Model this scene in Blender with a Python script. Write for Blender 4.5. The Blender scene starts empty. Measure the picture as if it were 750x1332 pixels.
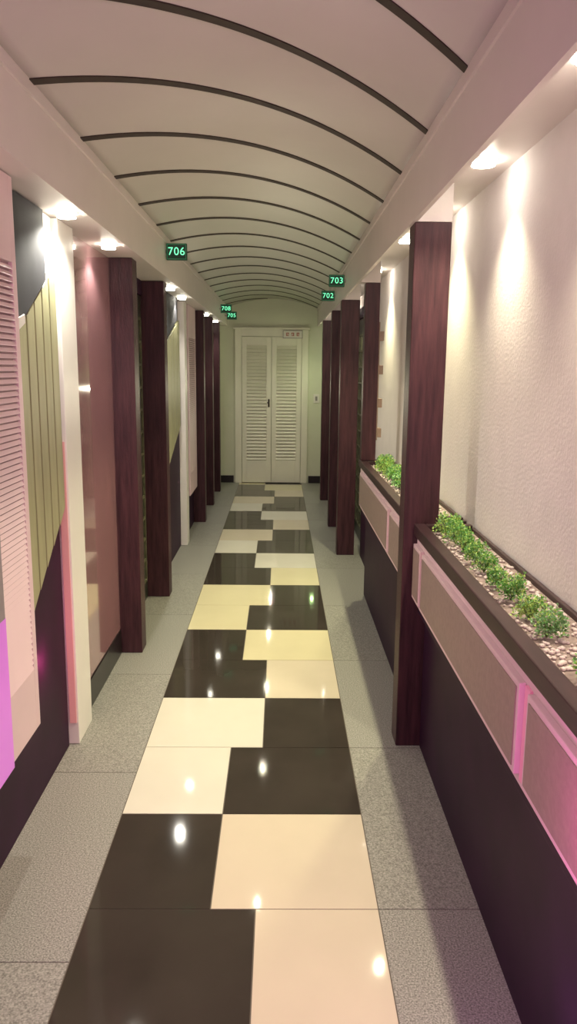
import bpy, bmesh, math, random
from mathutils import Vector, Matrix
random.seed(7)
S = bpy.context.scene
COL = S.collection
try:
    S.view_settings.view_transform = 'Standard'
except Exception:
    pass

# ---------------------------------------------------------------- materials
def mat(name, col, rough=.5, var=0.0, scale=10, bump=0.0, bscale=60, stretch=(1,1,1),
        metal=0.0, emit=None, es=0.0, coat=0.0, detail=4, col2=None, hard=False, spec=.5):
    m = bpy.data.materials.new(name); m.use_nodes = True
    nt = m.node_tree; b = nt.nodes['Principled BSDF']
    b.inputs['Base Color'].default_value = (*col, 1)
    b.inputs['Roughness'].default_value = rough
    b.inputs['Metallic'].default_value = metal
    b.inputs['Specular IOR Level'].default_value = spec
    b.inputs['Coat Weight'].default_value = coat
    b.inputs['Coat Roughness'].default_value = .06
    tc = nt.nodes.new('ShaderNodeTexCoord'); mp = nt.nodes.new('ShaderNodeMapping')
    mp.inputs['Scale'].default_value = stretch
    nt.links.new(tc.outputs['Object'], mp.inputs['Vector'])
    n = nt.nodes.new('ShaderNodeTexNoise'); n.inputs['Scale'].default_value = scale
    n.inputs['Detail'].default_value = detail
    nt.links.new(mp.outputs[0], n.inputs['Vector'])
    r = nt.nodes.new('ShaderNodeValToRGB')
    a = tuple(max(0, c*(1-var)) for c in col); d = tuple(min(1, c*(1+var)) for c in col)
    if col2: a, d = col, col2
    lo, hi = (.44, .56) if hard else (.3, .7)
    r.color_ramp.elements[0].position = lo; r.color_ramp.elements[1].position = hi
    r.color_ramp.elements[0].color = (*a, 1); r.color_ramp.elements[1].color = (*d, 1)
    nt.links.new(n.outputs['Fac'], r.inputs['Fac'])
    nt.links.new(r.outputs['Color'], b.inputs['Base Color'])
    if bump > 0:
        n2 = nt.nodes.new('ShaderNodeTexNoise'); n2.inputs['Scale'].default_value = bscale
        n2.inputs['Detail'].default_value = 5
        nt.links.new(mp.outputs[0], n2.inputs['Vector'])
        bp = nt.nodes.new('ShaderNodeBump'); bp.inputs['Strength'].default_value = bump
        bp.inputs['Distance'].default_value = .01
        nt.links.new(n2.outputs['Fac'], bp.inputs['Height'])
        nt.links.new(bp.outputs[0], b.inputs['Normal'])
    if emit:
        b.inputs['Emission Color'].default_value = (*emit, 1)
        b.inputs['Emission Strength'].default_value = es
    return m

M_ceil  = mat('ceiling_cream', (.58,.565,.51), .4, .03, 3)
M_rib   = mat('rib_brown', (.05,.035,.03), .6, .2, 20, spec=.2)
M_beam  = mat('beam_paint', (.74,.68,.66), .45, .03, 4)
M_plast = mat('rough_plaster', (.77,.71,.72), .8, .03, 8, bump=.15, bscale=80)
M_end   = mat('end_wall_paint', (.72,.74,.60), .6, .03, 4)
M_wood  = mat('dark_red_wood', (.032,.011,.016), .45, .5, 6, bump=.2, bscale=40, stretch=(9,9,.8), col2=(.080,.029,.036), spec=.35)
M_woodd = mat('dark_rim_wood', (.042,.020,.024), .4, .3, 8, stretch=(6,.8,6), spec=.35)
M_dark  = mat('dark_purple_laminate', (.030,.008,.028), .55, .2, 5, spec=.20)
M_base  = mat('black_baseboard', (.012,.010,.011), .3, .2, 5)
M_white = mat('white_paint', (.84,.81,.77), .4, .03, 5)
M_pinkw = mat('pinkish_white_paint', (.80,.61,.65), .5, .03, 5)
M_pinkd = mat('pink_slat_shade', (.42,.26,.30), .6, .03, 5)  # darker pink paints the shade under and behind the slats
M_olive = mat('olive_board', (.35,.34,.20), .5, .12, 5, stretch=(4,4,.6))
M_groove= mat('olive_groove', (.12,.11,.05), .6)
M_grey  = mat('slate_grey_board', (.055,.055,.062), .75, .15, 8, spec=.2)
M_lgrey = mat('light_grey_board', (.30,.27,.28), .5, .1, 8)
M_gloss = mat('mauve_lacquer', (.38,.20,.22), .08, .06, 3, coat=.9)
M_door  = mat('dark_green_door', (.025,.032,.022), .35, .4, 12)
M_lat   = mat('lattice_bronze', (.12,.12,.07), .4, .3, 20)
M_steel = mat('brushed_steel', (.45,.42,.38), .3, .05, 40, metal=1)
M_band  = mat('pink_band_paint', (.80,.60,.64), .45, .03, 5)
M_inset = mat('beige_stone_inset', (.34,.25,.22), .5, .08, 60, bump=.06, bscale=90)
M_cream = mat('cream_door_paint', (.84,.82,.71), .4, .03, 5)
M_grout = mat('grout', (.13,.11,.09), .8)
M_blackt= mat('black_tile', (.042,.035,.029), .055, .12, 4, spec=.18)
M_ct1   = mat('cream_tile', (.62,.55,.43), .055, .03, 4, spec=.25)
M_ct2   = mat('ivory_tile', (.68,.655,.57), .055, .03, 4, spec=.25)
M_ct3   = mat('yellow_cream_tile', (.66,.60,.40), .055, .03, 4, spec=.25)
M_gran  = mat('granite', (.12,.12,.108), .45, 0, 200, detail=3, col2=(.43,.42,.385), spec=.3)
M_gran2 = mat('granite_b', (.14,.14,.125), .45, 0, 190, detail=3, col2=(.40,.39,.355), spec=.3)
M_blk   = mat('sign_black', (.006,.018,.011), .4, emit=(.01,.12,.05), es=.12)
M_sbord = mat('sign_border_green', (.04,.18,.09), .4, emit=(.05,.5,.2), es=.2)
M_green = mat('sign_green', (.05,.6,.3), .4, emit=(.22,1,.52), es=1.3)
M_lens  = mat('lamp_lens', (1,.95,.85), .4, emit=(1,.96,.80), es=45)
M_ring  = mat('lamp_ring', (.85,.83,.78), .3, emit=(1,.94,.76), es=1.2)
M_glow1  = mat('violet_glow', (.5,.2,.5), .4, .1, 3, emit=(.48,.06,.52), es=.55)  # added glow standing in for violet light falling on the louver
M_glow2  = mat('magenta_glow', (.8,.36,.5), .4, emit=(1,.15,.42), es=.12)  # added glow imitating magenta light in the gap between insets
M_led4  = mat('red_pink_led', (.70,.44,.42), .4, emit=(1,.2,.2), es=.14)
M_leaf1 = mat('leaf_green', (.13,.36,.07), .5, .3, 50)
M_leaf2 = mat('leaf_yellow_green', (.42,.60,.15), .5, .3, 50)
M_leaf3 = mat('leaf_grey_green', (.24,.45,.20), .5, .3, 50)
M_stem  = mat('stem_green', (.10,.14,.04), .7)
M_peb   = mat('pale_pebble', (.62,.52,.51), .6, .15, 15)
M_soil  = mat('soil', (.28,.21,.20), .9, .3, 60)
M_text  = mat('sign_dark_red', (.45,.12,.09), .5)
M_shelf = mat('shelf_brown', (.34,.24,.19), .5)

# ---------------------------------------------------------------- builders
W = {}
def finish(ob, label=None, cat=None, kind=None, group=None):
    if label: ob['label'] = label
    if cat: ob['category'] = cat
    if kind: ob['kind'] = kind
    if group: ob['group'] = group
    return ob

class B:
    def __init__(s): s.bm = bmesh.new()
    def box(s, x0,x1,y0,y1,z0,z1, mi=0):
        vs = [s.bm.verts.new(c) for c in ((x0,y0,z0),(x1,y0,z0),(x1,y1,z0),(x0,y1,z0),(x0,y0,z1),(x1,y0,z1),(x1,y1,z1),(x0,y1,z1))]
        for f in ((0,3,2,1),(4,5,6,7),(0,1,5,4),(1,2,6,5),(2,3,7,6),(3,0,4,7)):
            fc = s.bm.faces.new([vs[i] for i in f]); fc.material_index = mi
        return vs
    def prism(s, pts, x0, x1, mi=0):      # pts in (y,z), extruded in x
        a = [s.bm.verts.new((x0,p[0],p[1])) for p in pts]
        b = [s.bm.verts.new((x1,p[0],p[1])) for p in pts]
        n = len(pts)
        s.bm.faces.new(a).material_index = mi; s.bm.faces.new(b[::-1]).material_index = mi
        for i in range(n):
            s.bm.faces.new((a[i], b[i], b[(i+1)%n], a[(i+1)%n])).material_index = mi
    def prismy(s, pts, y0, y1, mi=0):      # pts in (x,z), extruded in y
        a = [s.bm.verts.new((p[0],y0,p[1])) for p in pts]
        b = [s.bm.verts.new((p[0],y1,p[1])) for p in pts]
        n = len(pts)
        s.bm.faces.new(a).material_index = mi; s.bm.faces.new(b[::-1]).material_index = mi
        for i in range(n):
            s.bm.faces.new((a[i], b[i], b[(i+1)%n], a[(i+1)%n])).material_index = mi
    def cyl(s, c, r, h, axis='Z', seg=20, r2=None, mi=0):
        rot = {'Z':Matrix(), 'X':Matrix.Rotation(math.pi/2,4,'Y'), 'Y':Matrix.Rotation(math.pi/2,4,'X')}[axis]
        g = bmesh.ops.create_cone(s.bm, cap_ends=True, segments=seg, radius1=r, radius2=r if r2 is None else r2, depth=h,
            matrix=Matrix.Translation(c) @ rot)
        for v in g['verts']:
            for f in v.link_faces: f.material_index = mi
    def done(s, name, mats, bevel=0, parent=None, smooth=False):
        bm = s.bm
        bmesh.ops.recalc_face_normals(bm, faces=bm.faces)
        xs=[v.co.x for v in bm.verts]; ys=[v.co.y for v in bm.verts]; zs=[v.co.z for v in bm.verts]
        o = Vector(((min(xs)+max(xs))/2,(min(ys)+max(ys))/2,min(zs)))
        for v in bm.verts: v.co -= o
        me = bpy.data.meshes.new(name); bm.to_mesh(me); bm.free()
        for m in (mats if isinstance(mats,(list,tuple)) else [mats]): me.materials.append(m)
        ob = bpy.data.objects.new(name, me); COL.objects.link(ob)
        W[ob.name] = o.copy(); ob.location = o
        if smooth:
            for p in me.polygons: p.use_smooth = True
        if bevel:
            md = ob.modifiers.new('bevel','BEVEL'); md.width = bevel; md.segments = 2; md.limit_method='ANGLE'
        if parent: attach(ob, parent)
        return ob

def attach(ob, parent):
    ob.parent = parent
    ob.location = W[ob.name] - W[parent.name]

def empty(name, loc):
    e = bpy.data.objects.new(name, None); e.empty_display_size=.1
    COL.objects.link(e); e.location = loc; W[e.name] = Vector(loc); return e

def box(name, x0,x1,y0,y1,z0,z1, m, bevel=0, parent=None):
    b = B(); b.box(x0,x1,y0,y1,z0,z1); return b.done(name, m, bevel, parent)

YE = 10.74; YB = -1.5; H = 2.15; ZS = 2.39; XW = .80; ZR = 2.30
# ---------------------------------------------------------------- floor
b = B()
b.box(-1.2,.95,YB,YE,-.05,-.002,0)
PL, PR = -.563, .307
g = .0018
for k in range(-8, 18):
    y0 = 2.05 + .5*k; y1 = min(y0+.5, YE)
    if y0 < YB: y0 = YB
    ph = k % 4
    split = PL + (.5 if ph in (3,2) else .365)
    lb = ph in (3,0)
    cm = (3,2,4,4,3,2)[(k//2) % 6] if k > 0 else 2
    if k in (1,): cm = 3
    if k in (2,): cm = 3
    b.box(PL+g, split-g, y0+g, y1-g, -.002, 0, 1 if lb else cm)
    b.box(split+g, PR-g, y0+g, y1-g, -.002, 0, cm if lb else 1)
for i,(x0,x1,off) in enumerate(((-1.2,PL,.84),(PR,.95,1.05))):
    y = off-3
    j = 0
    while y < YE:
        ya, yb = max(y,YB), min(y+1,YE)
        if yb > ya: b.box(x0+g, x1-g, ya+g, yb-g, -.002, 0, 5 + (j+i)%2)
        y += 1; j += 1
fl = b.done('floor', [M_grout,M_blackt,M_ct1,M_ct2,M_ct3,M_gran,M_gran2])
finish(fl,'black and cream staggered tile path between granite margins','floor','structure')

# ---------------------------------------------------------------- walls
finish(box('wall_left',-1.2,-1.05,YB,YE,0,2.62,M_dark),'dark wall behind the cladding','wall','structure')
finish(box('wall_right',XW,.95,YB,YE,0,2.62,M_plast),'rough plaster wall washed by spotlights','wall','structure')
finish(box('wall_end',-1.2,.95,YE,YE+.15,0,2.7,M_end),'pale cream end wall','wall','structure')
finish(box('wall_back',-1.2,.95,YB-.15,YB,0,2.7,M_beam),'plain painted wall','wall','structure')

# ceiling vault
CX, HW, RISE = -.11, .61, .12
def vz(x): return ZS + RISE*(1-((x-CX)/HW)**2)
b = B(); n = 28
rows=[]
for i in range(n+1):
    x = CX-HW + 2*HW*i/n
    rows.append([b.bm.verts.new(c) for c in ((x,YB,vz(x)),(x,YE,vz(x)),(x,YE,vz(x)+.03),(x,YB,vz(x)+.03))])
for i in range(n):
    a,c = rows[i],rows[i+1]
    for k in range(4): b.bm.faces.new((a[k],a[(k+1)%4],c[(k+1)%4],c[k]))
b.bm.faces.new(rows[0]); b.bm.faces.new(rows[-1][::-1])
finish(b.done('ceiling', M_ceil, smooth=False),'cream barrel vaulted ceiling','ceiling','structure')
for p in bpy.data.objects['ceiling'].data.polygons:
    p.use_smooth = abs(p.normal.y) < .5

# ribs (diagonal)
tn = 1
def trim(ob, label):
    finish(ob, label, 'trim', 'structure')
for k in range(-4, 19):
    yr = 2.25 + .562*k; yl = yr - 1.0
    b = B(); pr=[]; N=36
    for i in range(N+1):
        x = CX-HW + 2*HW*i/N; y = yl + (yr-yl)*i/N
        if y < YB+.03 or y > YE-.03: continue
        z = vz(x); w=.022
        pr.append([b.bm.verts.new(c) for c in ((x,y-w,z-.004),(x,y+w,z-.004),(x,y+w,z+.002),(x,y-w,z+.002))])
    if len(pr) < 3: b.bm.free(); continue
    for i in range(len(pr)-1):
        a,c = pr[i],pr[i+1]
        for q in range(4): b.bm.faces.new((a[q],a[(q+1)%4],c[(q+1)%4],c[q]))
    b.bm.faces.new(pr[0]); b.bm.faces.new(pr[-1][::-1])
    trim(b.done('trim_%d'%tn, M_rib), 'thin dark brown rib across the vaulted ceiling'); tn += 1

RP = ((.508,.65,3.07,3.19,0),(.555,.65,5.20,5.30,.981),(.50,.65,6.5,6.63,0),(.50,.65,7.7,7.83,0),(.50,.62,9.3,9.43,0))
# beams / soffits
b = B(); b.box(-1.05,-.72,YB,YE,H,ZS+.01); b.box(-.72,-.712,YB,YE,ZS-.035,ZS+.005)
trim(b.done('trim_%d'%tn, M_beam),'painted soffit beam above the cladding'); tn+=1
b = B(); b.box(.50,.517,YB,YE,H,ZS+.01); b.box(.492,.50,YB,YE,ZS-.035,ZS+.005)
b.box(.517,XW,YB,YE,ZR,ZS+.01); b.box(.517,.56,YB,YE,ZR-.035,ZR)
for q in RP: b.box(.517,q[1],q[2],q[3],H,ZR)
trim(b.done('trim_%d'%tn, M_beam),'painted fascia with stepped light recess beside plaster wall'); tn+=1

# ---------------------------------------------------------------- pillars
def pillar(x0,x1,y0,y1,z0,label):
    b = B(); b.box(x0,x1,y0,y1,z0,H-.001)
    e = b.done('pillar', M_wood, .004)
    finish(e, label, 'pillar', group='dark wood pillars along the corridor')
for y in (4.15,5.24,7.9,8.9,9.9):
    pillar(-1.045,-.77,y,y+.13,0,'dark reddish-brown wooden pillar beside a room entrance')
for q,l in zip(RP,('dark reddish-brown wooden pillar between two planters','dark reddish-brown wooden pillar standing on end of planter')+('dark reddish-brown wooden pillar beside a room entrance',)*3):
    pillar(*q,l)

# ---------------------------------------------------------------- left cladding
def wallseg(name,x0,x1,y0,y1,z0,z1,m,label):
    finish(box(name,x0,x1,y0,y1,z0,z1,m,.002),label,'wall','structure')
wallseg('wall_cladding',-1.05,-.89,YB,3.06,0,H,M_dark,'dark purple laminate wall cladding')
wallseg('wall_cladding',-1.05,-.89,3.32,4.15,.14,H,M_gloss,'glossy mauve lacquered wall panel')
wallseg('wall_cladding',-1.05,-.89,5.5,7.9,0,H,M_dark,'dark purple laminate wall cladding')
wallseg('wall_cladding',-1.05,-.89,9.03,9.9,0,H,M_dark,'dark purple laminate wall cladding')
wallseg('wall_cladding',-1.05,-.89,10.03,YE,0,H,M_end,'pale cream wall cladding')
finish(box('baseboard_left',-1.05,-.885,3.33,4.148,0,.138,M_base,.002),'black baseboard under lacquered panel','baseboard','structure')

def louver(x0,x1,y0,y1,z0,z1,lz0,lz1,label):
    e = empty('louver_panel',((x0+x1)/2,(y0+y1)/2,z0))
    st = .035
    b = B()
    b.box(x0,x1,y1-st,y1,z0,z1); b.box(x0,x1,y0,y0+st,z0,z1)
    b.box(x0,x1,y0+st,y1-st,z0,lz0); b.box(x0,x1,y0+st,y1-st,lz1,z1)
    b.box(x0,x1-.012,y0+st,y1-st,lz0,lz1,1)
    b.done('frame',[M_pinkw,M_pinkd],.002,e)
    b = B(); z = lz0
    while z < lz1-.014:
        v=[b.bm.verts.new(c) for c in ((x1+.0005,y0+st,z),(x1+.0005,y1-st,z),(x1-.006,y1-st,z+.0125),(x1-.006,y0+st,z+.0125))]
        b.bm.faces.new(v)
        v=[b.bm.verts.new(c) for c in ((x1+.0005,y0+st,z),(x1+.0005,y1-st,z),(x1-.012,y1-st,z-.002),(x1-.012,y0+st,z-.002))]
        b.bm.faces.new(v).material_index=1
        z += .0185
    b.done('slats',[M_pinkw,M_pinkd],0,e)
    finish(e,label,'panel')
    return e
lv = louver(-.889,-.80,1.1,2.43,.41,H-.004,.62,1.90,'pinkish white louvered wooden panel hung on dark cladding')
louver(-.889,-.83,7.1,7.7,.41,H-.004,.62,1.86,'white louvered wooden panel hung on dark cladding')
b = B(); b.box(-.797,-.775,1.3,2.10,.89,1.42); b.box(-.775,-.765,1.34,2.06,.93,1.38)
b.done('grey_board',M_lgrey,.003,lv)['label']='light grey board mounted on the louver'
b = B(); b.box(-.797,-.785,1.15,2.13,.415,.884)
b.done('glow_panel',M_glow1,.002,lv)['label']='added glowing panel imitating violet light on the bottom of the louver'

def olive(y0,y1,zb0,zb1,zt0,zt1,x0=-.889,x1=-.858,n=6):
    b = B()
    L = y1-y0
    for i in range(n):
        a=i/n; c=(i+1)/n; gp=.006/L
        ya,yc = y0+L*(a+gp), y0+L*(c-gp)
        f=lambda t,p,q:p+(q-p)*t
        b.prism([(ya,f(a,zb0,zb1)),(yc,f(c,zb0,zb1)),(yc,f(c,zt0,zt1)),(ya,f(a,zt0,zt1))],x0+.008,x1,0)
    b.prism([(y0,zb0),(y1,zb1),(y1,zt1),(y0,zt0)],x0,x0+.010,1)
    o = b.done('slatted_board',[M_olive,M_groove],.002)
    finish(o,'pale olive vertical-slatted board with slanted ends on cladding','panel')
    return o
olive(2.50,3.05,.68,1.04,1.66,1.97)
olive(5.62,6.7,.72,1.10,1.70,1.98)
gb_b = B(); gb_b.prism([(2.46,1.82),(2.50,1.69),(2.58,1.72),(2.90,1.90),(2.90,2.145),(2.46,2.145)],-.889,-.850)
gb = gb_b.done('grey_board',M_grey,.003); finish(gb,'slate grey board with slanted lower edge above slatted board','panel')
b = B(); b.prism([(2.50,1.69),(2.58,1.72),(2.62,1.735),(2.62,1.765),(2.56,1.75),(2.50,1.73)],-.849,-.842)
b.done('bracket',M_white,.002,gb)['label']='small pale bracket'
b = B(); b.prism([(5.6,1.80),(5.75,1.76),(6.5,1.97),(6.5,2.145),(5.6,2.145)],-.889,-.850)
finish(b.done('grey_board',M_grey,.003),'slate grey board with slanted lower edge above slatted board','panel')
b = B(); b.prism([(2.905,1.90),(3.055,1.985),(3.055,2.145),(2.905,2.145)],-.889,-.868)
finish(b.done('white_board',M_white,.002),'white painted board above slatted board','panel')
def post(x0,x1,y0,y1,z0=0.001):
    b = B(); b.box(x0,x1,y0,y1,z0,H-.002)
    o = b.done('white_post',M_white,.003)
    finish(o,'white painted square post beside dark cladding','post'); return o
po = post(-1.0,-.85,3.075,3.30)
b = B(); b.box(-.885,-.858,3.067,3.0745,.10,1.30)
b.done('glow_strip',M_led4,0,po)['label']='soft red-pink glowing strip on the post edge'
post(-1.0,-.84,5.38,5.48)
post(-.889,-.83,6.82,6.98,.002)

# doors in recesses
def lattice_door(name,xw,y0,y1,side):
    global tn
    b = B()
    xa,xb = (xw,xw+.04*side)
    x0,x1 = min(xa,xb),max(xa,xb)
    b.box(x0,x1,y0,y1,0.002,2.05)
    d = b.done(name,M_door,.003)
    finish(d,'dark green room door with square lattice in recess','door','structure')
    b = B(); fx = xb; 
    a0,a1 = (min(fx,fx+.012*side),max(fx,fx+.012*side))
    nz=12; ny=5
    for i in range(nz+1):
        z=.15+1.75*i/nz; b.box(a0,a1,y0+.08,y1-.08,z-.008,z+.008)
    for i in range(ny+1):
        y=y0+.08+(y1-y0-.16)*i/ny; b.box(a0,a1,y-.008,y+.008,.15,1.9)
    b.done('lattice',M_lat,0,d)
    b = B(); b.cyl((fx+.035*side,y0+.05,1.0),.010,.18,'Z'); b.cyl((fx+.018*side,y0+.05,1.06),.006,.036,'X'); b.cyl((fx+.018*side,y0+.05,.94),.006,.036,'X')
    b.done('handle',M_steel,0,d,True)
    t = box('trim_%d'%tn,min(xw,xw+.05*side),max(xw,xw+.05*side),y0,y1,2.055,H-.002,M_dark); tn+=1
    finish(t,'dark head trim above room door','trim','structure')
lattice_door('door_2',-.96,4.29,5.23,1)
lattice_door('door_3',-.96,8.04,8.89,1)
lattice_door('door_4',XW-.005,6.68,7.66,-1)

# ---------------------------------------------------------------- right far cladding
wallseg('wall_cladding',.62,XW-.002,7.86,9.29,.7,H,M_white,'white painted wall cladding')
wallseg('wall_cladding',.62,XW-.002,7.86,9.29,0,.698,M_dark,'dark purple low wall cladding')
wallseg('wall_cladding',.62,XW-.002,9.45,YE,0,H,M_end,'pale cream wall cladding')
wallseg('wall_cladding',.70,XW-.002,5.34,6.48,0,.80,M_dark,'dark purple low wall cladding')
b = B()
b.box(.60,.62,8.1,8.7,1.0,2.0); b.box(.59,.60,8.15,8.65,1.05,1.95)
finish(b.done('wall_panel',M_olive,.003),'olive board mounted on white cladding','panel')

# stepped blocks by second right pillar
b = B()
b.box(.6505,.658,5.205,5.295,1.12,1.90)
for z in (1.14,1.34,1.56,1.78): b.box(.658,.685,5.205,5.295,z,z+.06)
finish(b.done('stepped_shelf',M_shelf,.003),'small tan stepped ledges fixed beside pillar','shelf')

# ---------------------------------------------------------------- planters
def planter(y0,y1,cuts,label,glow=None):
    e = empty('planter',(.66,(y0+y1)/2,0))
    xe = XW-.002
    b = B(); b.box(.61,xe,y0,y1,0.001,.64); b.box(.58,.61,y0,y1,.60,.64)
    b.done('base',M_dark,.003,e)
    b = B(); b.box(.565,.585,y0,y1,.645,.930)
    b.done('band',M_band,.002,e)
    for (a,c) in cuts:
        b = B(); b.box(.548,.565,a,c,.675,.900); b.box(.545,.549,a+.014,c-.014,.689,.886,1)
        b.done('inset_panel',[M_band,M_inset],.002,e)
    if glow:
        b = B(); b.box(.558,.5645,glow[0]+.012,glow[1]-.012,.668,.90)
        b.done('glow_strip',M_glow2,0,e)['label']='added glowing strip imitating magenta light between inset panels'
    b = B()
    ye = y1-.03 if y1<4 else 5.19
    b.box(.55,.595,y0,y1,.932,.98); b.box(.782,xe,y0,y1,.932,.965)
    b.box(.595,.782,y0,y0+.03,.932,.98); b.box(.595,.782,ye,y1,.932,.98)
    b.done('rim',M_woodd,.004,e)
    b = B(); b.box(.596,.781,y0+.031,ye-.001,.70,.950)
    b.done('soil',M_soil,0,e)
    finish(e,label,'planter')
    b = B()
    n = int((ye-max(y0,.9))*380)
    for i in range(n):
        y = random.uniform(max(y0,.9)+.05,ye-.02); x = random.uniform(.604,.772); r = random.uniform(.004,.009)
        bmesh.ops.create_icosphere(b.bm,subdivisions=1,radius=r,matrix=Matrix.Translation((x,y,.954))@Matrix.Diagonal((1,random.uniform(.7,1.3),.7,1)))
    finish(b.done('pebbles',M_peb,0,None,True),'pale pinkish gravel covering planter soil','pebbles','stuff')
planter(-1.4,3.065,[(-.6,.28),(.32,1.58),(1.64,2.86),(2.90,3.05)],'long built-in wall planter with pink band and stone insets',(1.58,1.64))
planter(3.20,5.32,[(3.27,3.75),(3.82,5.20)],'built-in wall planter with pink band between pillars')

def shrub_mesh(seed, mi):
    rnd = random.Random(seed); bm = bmesh.new()
    NT = 15
    tufts = [(rnd.uniform(-.028,.028),rnd.uniform(-.028,.028),rnd.uniform(.018,.066)) for _ in range(NT)]
    for i in range(760):
        tx,ty,tz = tufts[i%NT]
        th = rnd.uniform(0,2*math.pi); ph = math.acos(rnd.uniform(-.6,1))
        rr = rnd.uniform(.3,1.0)*.018
        d = Vector((math.sin(ph)*math.cos(th), math.sin(ph)*math.sin(th), math.cos(ph)))
        c = Vector((tx+d.x*rr, ty+d.y*rr, tz+d.z*rr*1.3))
        if rnd.random()<.12: c.z *= .5
        if c.z < .003: c.z = .004
        out = (d + Vector((rnd.uniform(-.6,.6),rnd.uniform(-.6,.6),rnd.uniform(-.1,.9)))).normalized()
        sd = out.cross(Vector((rnd.uniform(-1,1),rnd.uniform(-1,1),rnd.uniform(-1,1)))).normalized()
        up = out.cross(sd)
        L = rnd.uniform(.006,.011); w = L*.42
        p = [c, c+out*L*.5+sd*w+up*.001, c+out*L, c+out*L*.5-sd*w+up*.001]
        v=[bm.verts.new(q) for q in p]
        f1=bm.faces.new((v[0],v[1],v[2])); f2=bm.faces.new((v[0],v[2],v[3]))
        k = rnd.random(); m = 0 if k<.5 else (1 if k<.8 else 2)
        if mi and rnd.random()<.5: m = mi
        f1.material_index=m; f2.material_index=m
    me = bpy.data.meshes.new('foliage'); bm.to_mesh(me); bm.free()
    for m in (M_leaf1,M_leaf2,M_leaf3): me.materials.append(m)
    return me
def stem_mesh(seed):
    rnd = random.Random(seed); bm = bmesh.new()
    for i in range(9):
        a = rnd.uniform(0,6.28); d = Vector((math.cos(a)*.5,math.sin(a)*.5,1)).normalized()
        q = Vector((0,0,1)).rotation_difference(d).to_matrix().to_4x4()
        bmesh.ops.create_cone(bm,cap_ends=True,segments=6,radius1=.0018,radius2=.001,depth=.050,
            matrix=Matrix.Translation(d*.025)@q)
    me = bpy.data.meshes.new('stem'); bm.to_mesh(me); bm.free(); me.materials.append(M_stem); return me
FM=[shrub_mesh(i,(0,1,2,0)[i]) for i in range(4)]; SM=[stem_mesh(i) for i in range(4)]
def shrub(x,y,s,v,grp,label):
    e = bpy.data.objects.new('shrub',None); COL.objects.link(e)
    e.empty_display_size=.05; e.location=(x,y,.957); e.rotation_euler=(0,0,random.uniform(0,6.28)); e.scale=(s,s,s)
    f = bpy.data.objects.new('foliage',FM[v]); COL.objects.link(f); f.parent=e
    t = bpy.data.objects.new('stem',SM[v]); COL.objects.link(t); t.parent=e
    finish(e,label,'plant',group=grp)
LB=['small leafy green artificial shrub in planter','small yellow-green artificial shrub in planter','small grey-green artificial shrub in planter','small leafy green artificial shrub in planter']
for (x,y,s,v) in ((.655,1.785,.92,2),(.655,1.92,.82,1),(.658,2.09,.95,0),(.656,2.215,.85,0),(.660,2.39,.85,3),(.664,2.51,.95,3),(.660,2.66,1.0,0),
                  (.660,2.80,1.05,3),(.658,2.94,1.1,1),(.662,1.52,.95,0),(.662,1.32,.95,3)):
    shrub(x,y,s,v,'shrubs in the near planter',LB[v])
y=3.36
while y<5.12:
    v=random.choice((0,1,2,2)); shrub(random.uniform(.655,.675),y,random.uniform(1.05,1.3),v,'shrubs in the planter between pillars',LB[v]); y+=.16

# ---------------------------------------------------------------- end door
d = empty('door_1',(-.12,YE-.03,0)); finish(d,'cream double louvered door with white frame','door','structure')
b = B()
X0,X1,ZT=-.62,.38,2.10
b.box(X0,X0+.09,YE-.05,YE-.001,0.001,ZT); b.box(X1-.09,X1,YE-.05,YE-.001,0.001,ZT); b.box(X0+.09,X1-.09,YE-.05,YE-.001,ZT-.09,ZT)
b.box(X0-.02,X1+.02,YE-.06,YE-.001,ZT,ZT+.03)
b.done('frame',M_cream,.004,d)
for (a,c,hs) in ((X0+.095,-.124,1),(-.116,X1-.095,-1)):
    b = B(); yf=YE-.045; st=.065
    b.box(a,a+st,yf,YE-.005,.01,ZT-.095); b.box(c-st,c,yf,YE-.005,.01,ZT-.095)
    b.box(a+st,c-st,yf,YE-.005,.01,.32); b.box(a+st,c-st,yf,YE-.005,ZT-.20,ZT-.095)
    b.box(a+st,c-st,YE-.012,YE-.005,.32,ZT-.20)
    z=.33
    while z<ZT-.23:
        v=[b.bm.verts.new(q) for q in ((a+st,yf+.002,z),(c-st,yf+.002,z),(c-st,yf+.026,z+.038),(a+st,yf+.026,z+.038))]
        b.bm.faces.new(v)
        v=[b.bm.verts.new(q) for q in ((a+st,yf+.002,z),(c-st,yf+.002,z),(c-st,yf+.010,z-.006),(a+st,yf+.010,z-.006))]
        b.bm.faces.new(v)
        z+=.046
    lf = b.done('door_leaf',M_cream,.002,d)
b = B(); b.box(-.166,-.144,YE-.055,YE-.046,1.06,1.17); b.cyl((-.155,YE-.07,1.12),.007,.04,'Y'); b.box(-.180,-.147,YE-.092,YE-.080,1.114,1.127)
b.done('handle',M_rib,.001,d)
# sign above door
e = box('door_sign',.03,.30,YE-.075,YE-.062,1.985,2.095,M_white,.002)
finish(e,'small white sign with dark red border and characters above door','sign')
b = B()
for q in ((.034,.296,1.989,1.993),(.034,.296,2.087,2.091),(.034,.038,1.993,2.087),(.292,.296,1.993,2.087)): b.box(q[0],q[1],YE-.078,YE-.0755,q[2],q[3])
b.done('border',M_rib,0,e)
for i in range(3):
    b = B()
    x=.095+i*.07; yv=YE-.0785; s=.80; zc=2.040
    v=[(-.022,.028),(.022,.028),(.022,-.006),(.010,-.006),(.010,.018),(-.010,.018),(-.010,.006),(.004,.006),(.004,-.004),(-.010,-.004),(-.010,-.018),(.022,-.018),(.022,-.028),(-.022,-.028)]
    if i==1: v=[(-q[0],q[1]) for q in v]
    b.prismy([(x+q[0]*s,zc+q[1]*s) for q in v],yv,yv+.003)
    b.done('character',M_text,0,e)
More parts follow.
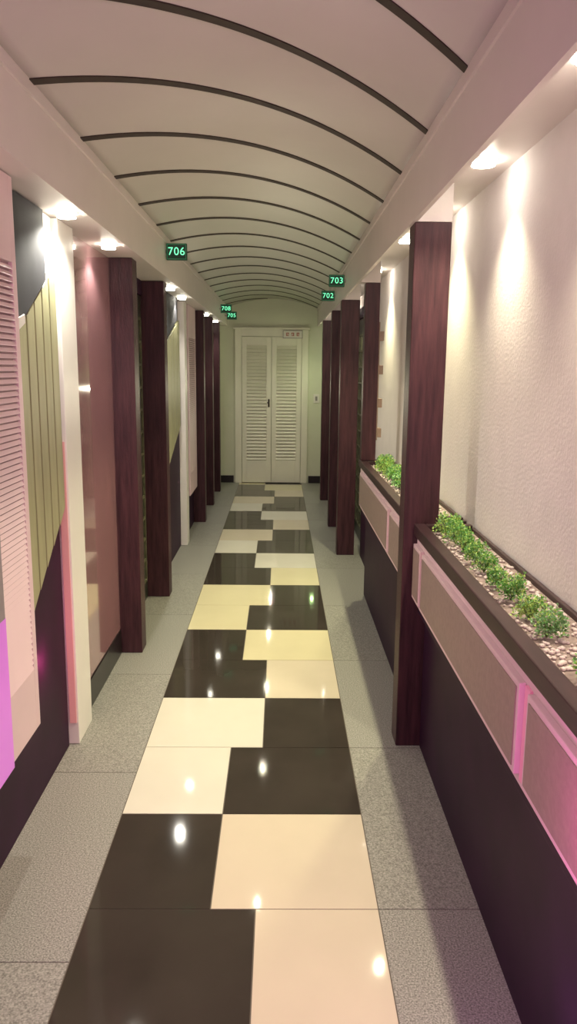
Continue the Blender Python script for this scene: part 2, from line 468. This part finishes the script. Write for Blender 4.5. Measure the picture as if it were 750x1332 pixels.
finish(box('baseboard_end',-.885,-.645,YE-.02,YE-.001,0.001,.10,M_base),'black baseboard beside door','baseboard','structure')
finish(box('baseboard_end',.405,.615,YE-.02,YE-.001,0.001,.10,M_base),'black baseboard beside door','baseboard','structure')
e = box('light_switch',.46,.54,YE-.012,YE-.001,1.12,1.24,M_white,.003); finish(e,'white wall switch plate beside door','switch')
box('rocker',.485,.515,YE-.017,YE-.012,1.15,1.21,M_lgrey,.001,e)

# ---------------------------------------------------------------- number signs
def numsign(x,y,z,txt,w=.128,h=.10):
    e = empty('room_number_sign',(x,y,z-h/2))
    b = B(); b.box(x-w/2,x+w/2,y,y+.03,z-h/2,z+h/2)
    b.done('sign_box',M_blk,.004,e)
    b = B(); t=.005
    for q in ((x-w/2+t,x+w/2-t,z-h/2+t,z-h/2+t+.003),(x-w/2+t,x+w/2-t,z+h/2-t-.003,z+h/2-t),(x-w/2+t,x-w/2+t+.003,z-h/2+t,z+h/2-t),(x+w/2-t-.003,x+w/2-t,z-h/2+t,z+h/2-t)):
        b.box(q[0],q[1],y-.003,y-.0005,q[2],q[3])
    o = b.done('border',M_sbord,0,e)
    cu = bpy.data.curves.new('t','FONT'); cu.body=txt; cu.size=.068*w/.130; cu.align_x='CENTER'; cu.align_y='CENTER'; cu.extrude=.001; cu.space_character=1.1
    to = bpy.data.objects.new('t',cu); COL.objects.link(to)
    bpy.context.view_layer.update()
    me = bpy.data.meshes.new_from_object(to.evaluated_get(bpy.context.evaluated_depsgraph_get()))
    bpy.data.objects.remove(to)
    me.transform(Matrix.Rotation(math.pi/2,4,'X')); me.materials.clear(); me.materials.append(M_green)
    do = bpy.data.objects.new('digits',me); COL.objects.link(do)
    W[do.name]=Vector((x,y-.003,z)); attach(do,e)
    fx = -.72 if x<0 else .50
    xe = x-w/2 if x<0 else x+w/2
    if abs(fx-xe)>.002:
        b = B(); b.box(min(fx,xe),max(fx,xe),y+.008,y+.022,z-.01,z+.01); b.done('bracket',M_steel,0,e)
    finish(e,'black room number sign with glowing green %s'%txt,'sign')
numsign(-.65,5.0,2.30,'706')
numsign(.43,6.15,2.26,'703',.12,.09)
numsign(.43,7.25,2.245,'702',.12,.09)
numsign(-.64,9.3,2.27,'708')
numsign(-.63,10.2,2.25,'705')

# ---------------------------------------------------------------- lamps and added fill lights
def lamp(kind,loc,energy,col=(1,.86,.62),size=.02,spot=70,blend=.6,tilt=(0,0)):
    l = bpy.data.lights.new('light_source',kind); l.energy=energy; l.color=col; l.shadow_soft_size=size
    if kind=='SPOT': l.spot_size=math.radians(spot); l.spot_blend=blend
    o = bpy.data.objects.new('light_source',l); COL.objects.link(o); o.location=loc
    o.rotation_euler=(tilt[0],tilt[1],0); return o
def downlight(x,y,z=H,energy=6,spot=80,tilt=0,blend=.6,col=(1,.92,.68),r=.040,label='round recessed downlight glowing warm white in soffit'):
    e = empty('downlight',(x,y,z))
    b = B(); b.cyl((x,y,z-.003),r*1.2,.006,'Z',24); b.done('ring',M_ring,0,e)
    b = B(); b.cyl((x,y,z-.013),r,.014,'Z',20,r2=r*.9); b.done('lens',M_lens,0,e)
    finish(e,label,'lamp',group='recessed soffit downlights')
    o = lamp('SPOT',(x,y,z-.030),energy,spot=spot,tilt=(0,tilt),blend=blend,col=col); o.name='bulb'; o.parent=e; o.location=(0,0,-.030)
for y in (6.9,8.0,8.7,9.9): downlight(.575,y,ZR-.036,energy=12,spot=130)
for y in (.4,1.4): downlight(-.795,y,energy=3,spot=120,r=.032)
for y in (2.97,5.65): downlight(-.785,y,energy=34,spot=150,blend=.5,r=.034,col=(1,.96,.84))
for y in (3.72,6.4,8.4,9.6): downlight(-.795,y,energy=10,spot=130,r=.032,col=(1,.95,.82))
for y in (.0,.92,1.86,2.78,3.6,4.42,5.75):
    downlight(.685,y,ZR,energy=(84 if y>3 else 56),spot=108,tilt=.26,blend=.95,col=((1,.94,.55) if y>3 else (1,.91,.62)),label='round downlight in recess washing plaster wall')
for y in (-.5,.9,2.4,3.9,5.4,6.9,8.4,9.8):  # unseen fill lights added in mid-air to brighten the corridor, no fixtures
    lamp('POINT',(-.11,y,1.40),(2.6 if y<1 else 3.6),col=((1,.87,.78) if y<1 else (1,.92,.72) if y<3 else (1,.93,.68)),size=.0)
# unseen coloured point lights added for pink, violet, red and green washes
lamp('POINT',(.36,1.12,.80),2.8,col=(1,.12,.66),size=.01)
lamp('POINT',(.42,1.3,.30),1.0,col=(.8,.12,1),size=.01)
lamp('POINT',(-.1,-.8,1.9),32,col=(1,.47,.80),size=.1)
lamp('POINT',(-.83,2.75,.5),.9,col=(1,.12,.40),size=.01)
lamp('POINT',(.45,10.1,1.5),1.2,col=(.6,1,.35),size=.02)

w = bpy.data.worlds.new('world'); S.world=w; w.use_nodes=True
w.node_tree.nodes['Background'].inputs[0].default_value=(1,.85,.7,1)
w.node_tree.nodes['Background'].inputs[1].default_value=.05

cam = bpy.data.cameras.new('camera'); co = bpy.data.objects.new('camera',cam); COL.objects.link(co)
cam.sensor_fit='VERTICAL'; cam.sensor_height=36; cam.sensor_width=36*750/1332; cam.lens=27.03; cam.clip_start=.05
R = Matrix.Rotation(math.radians(-.70),4,'Z') @ Matrix.Rotation(math.radians(90-10.65),4,'X') @ Matrix.Rotation(math.radians(.55),4,'Z')
co.matrix_world = Matrix.Translation((0,0,1.6)) @ R
S.camera=co
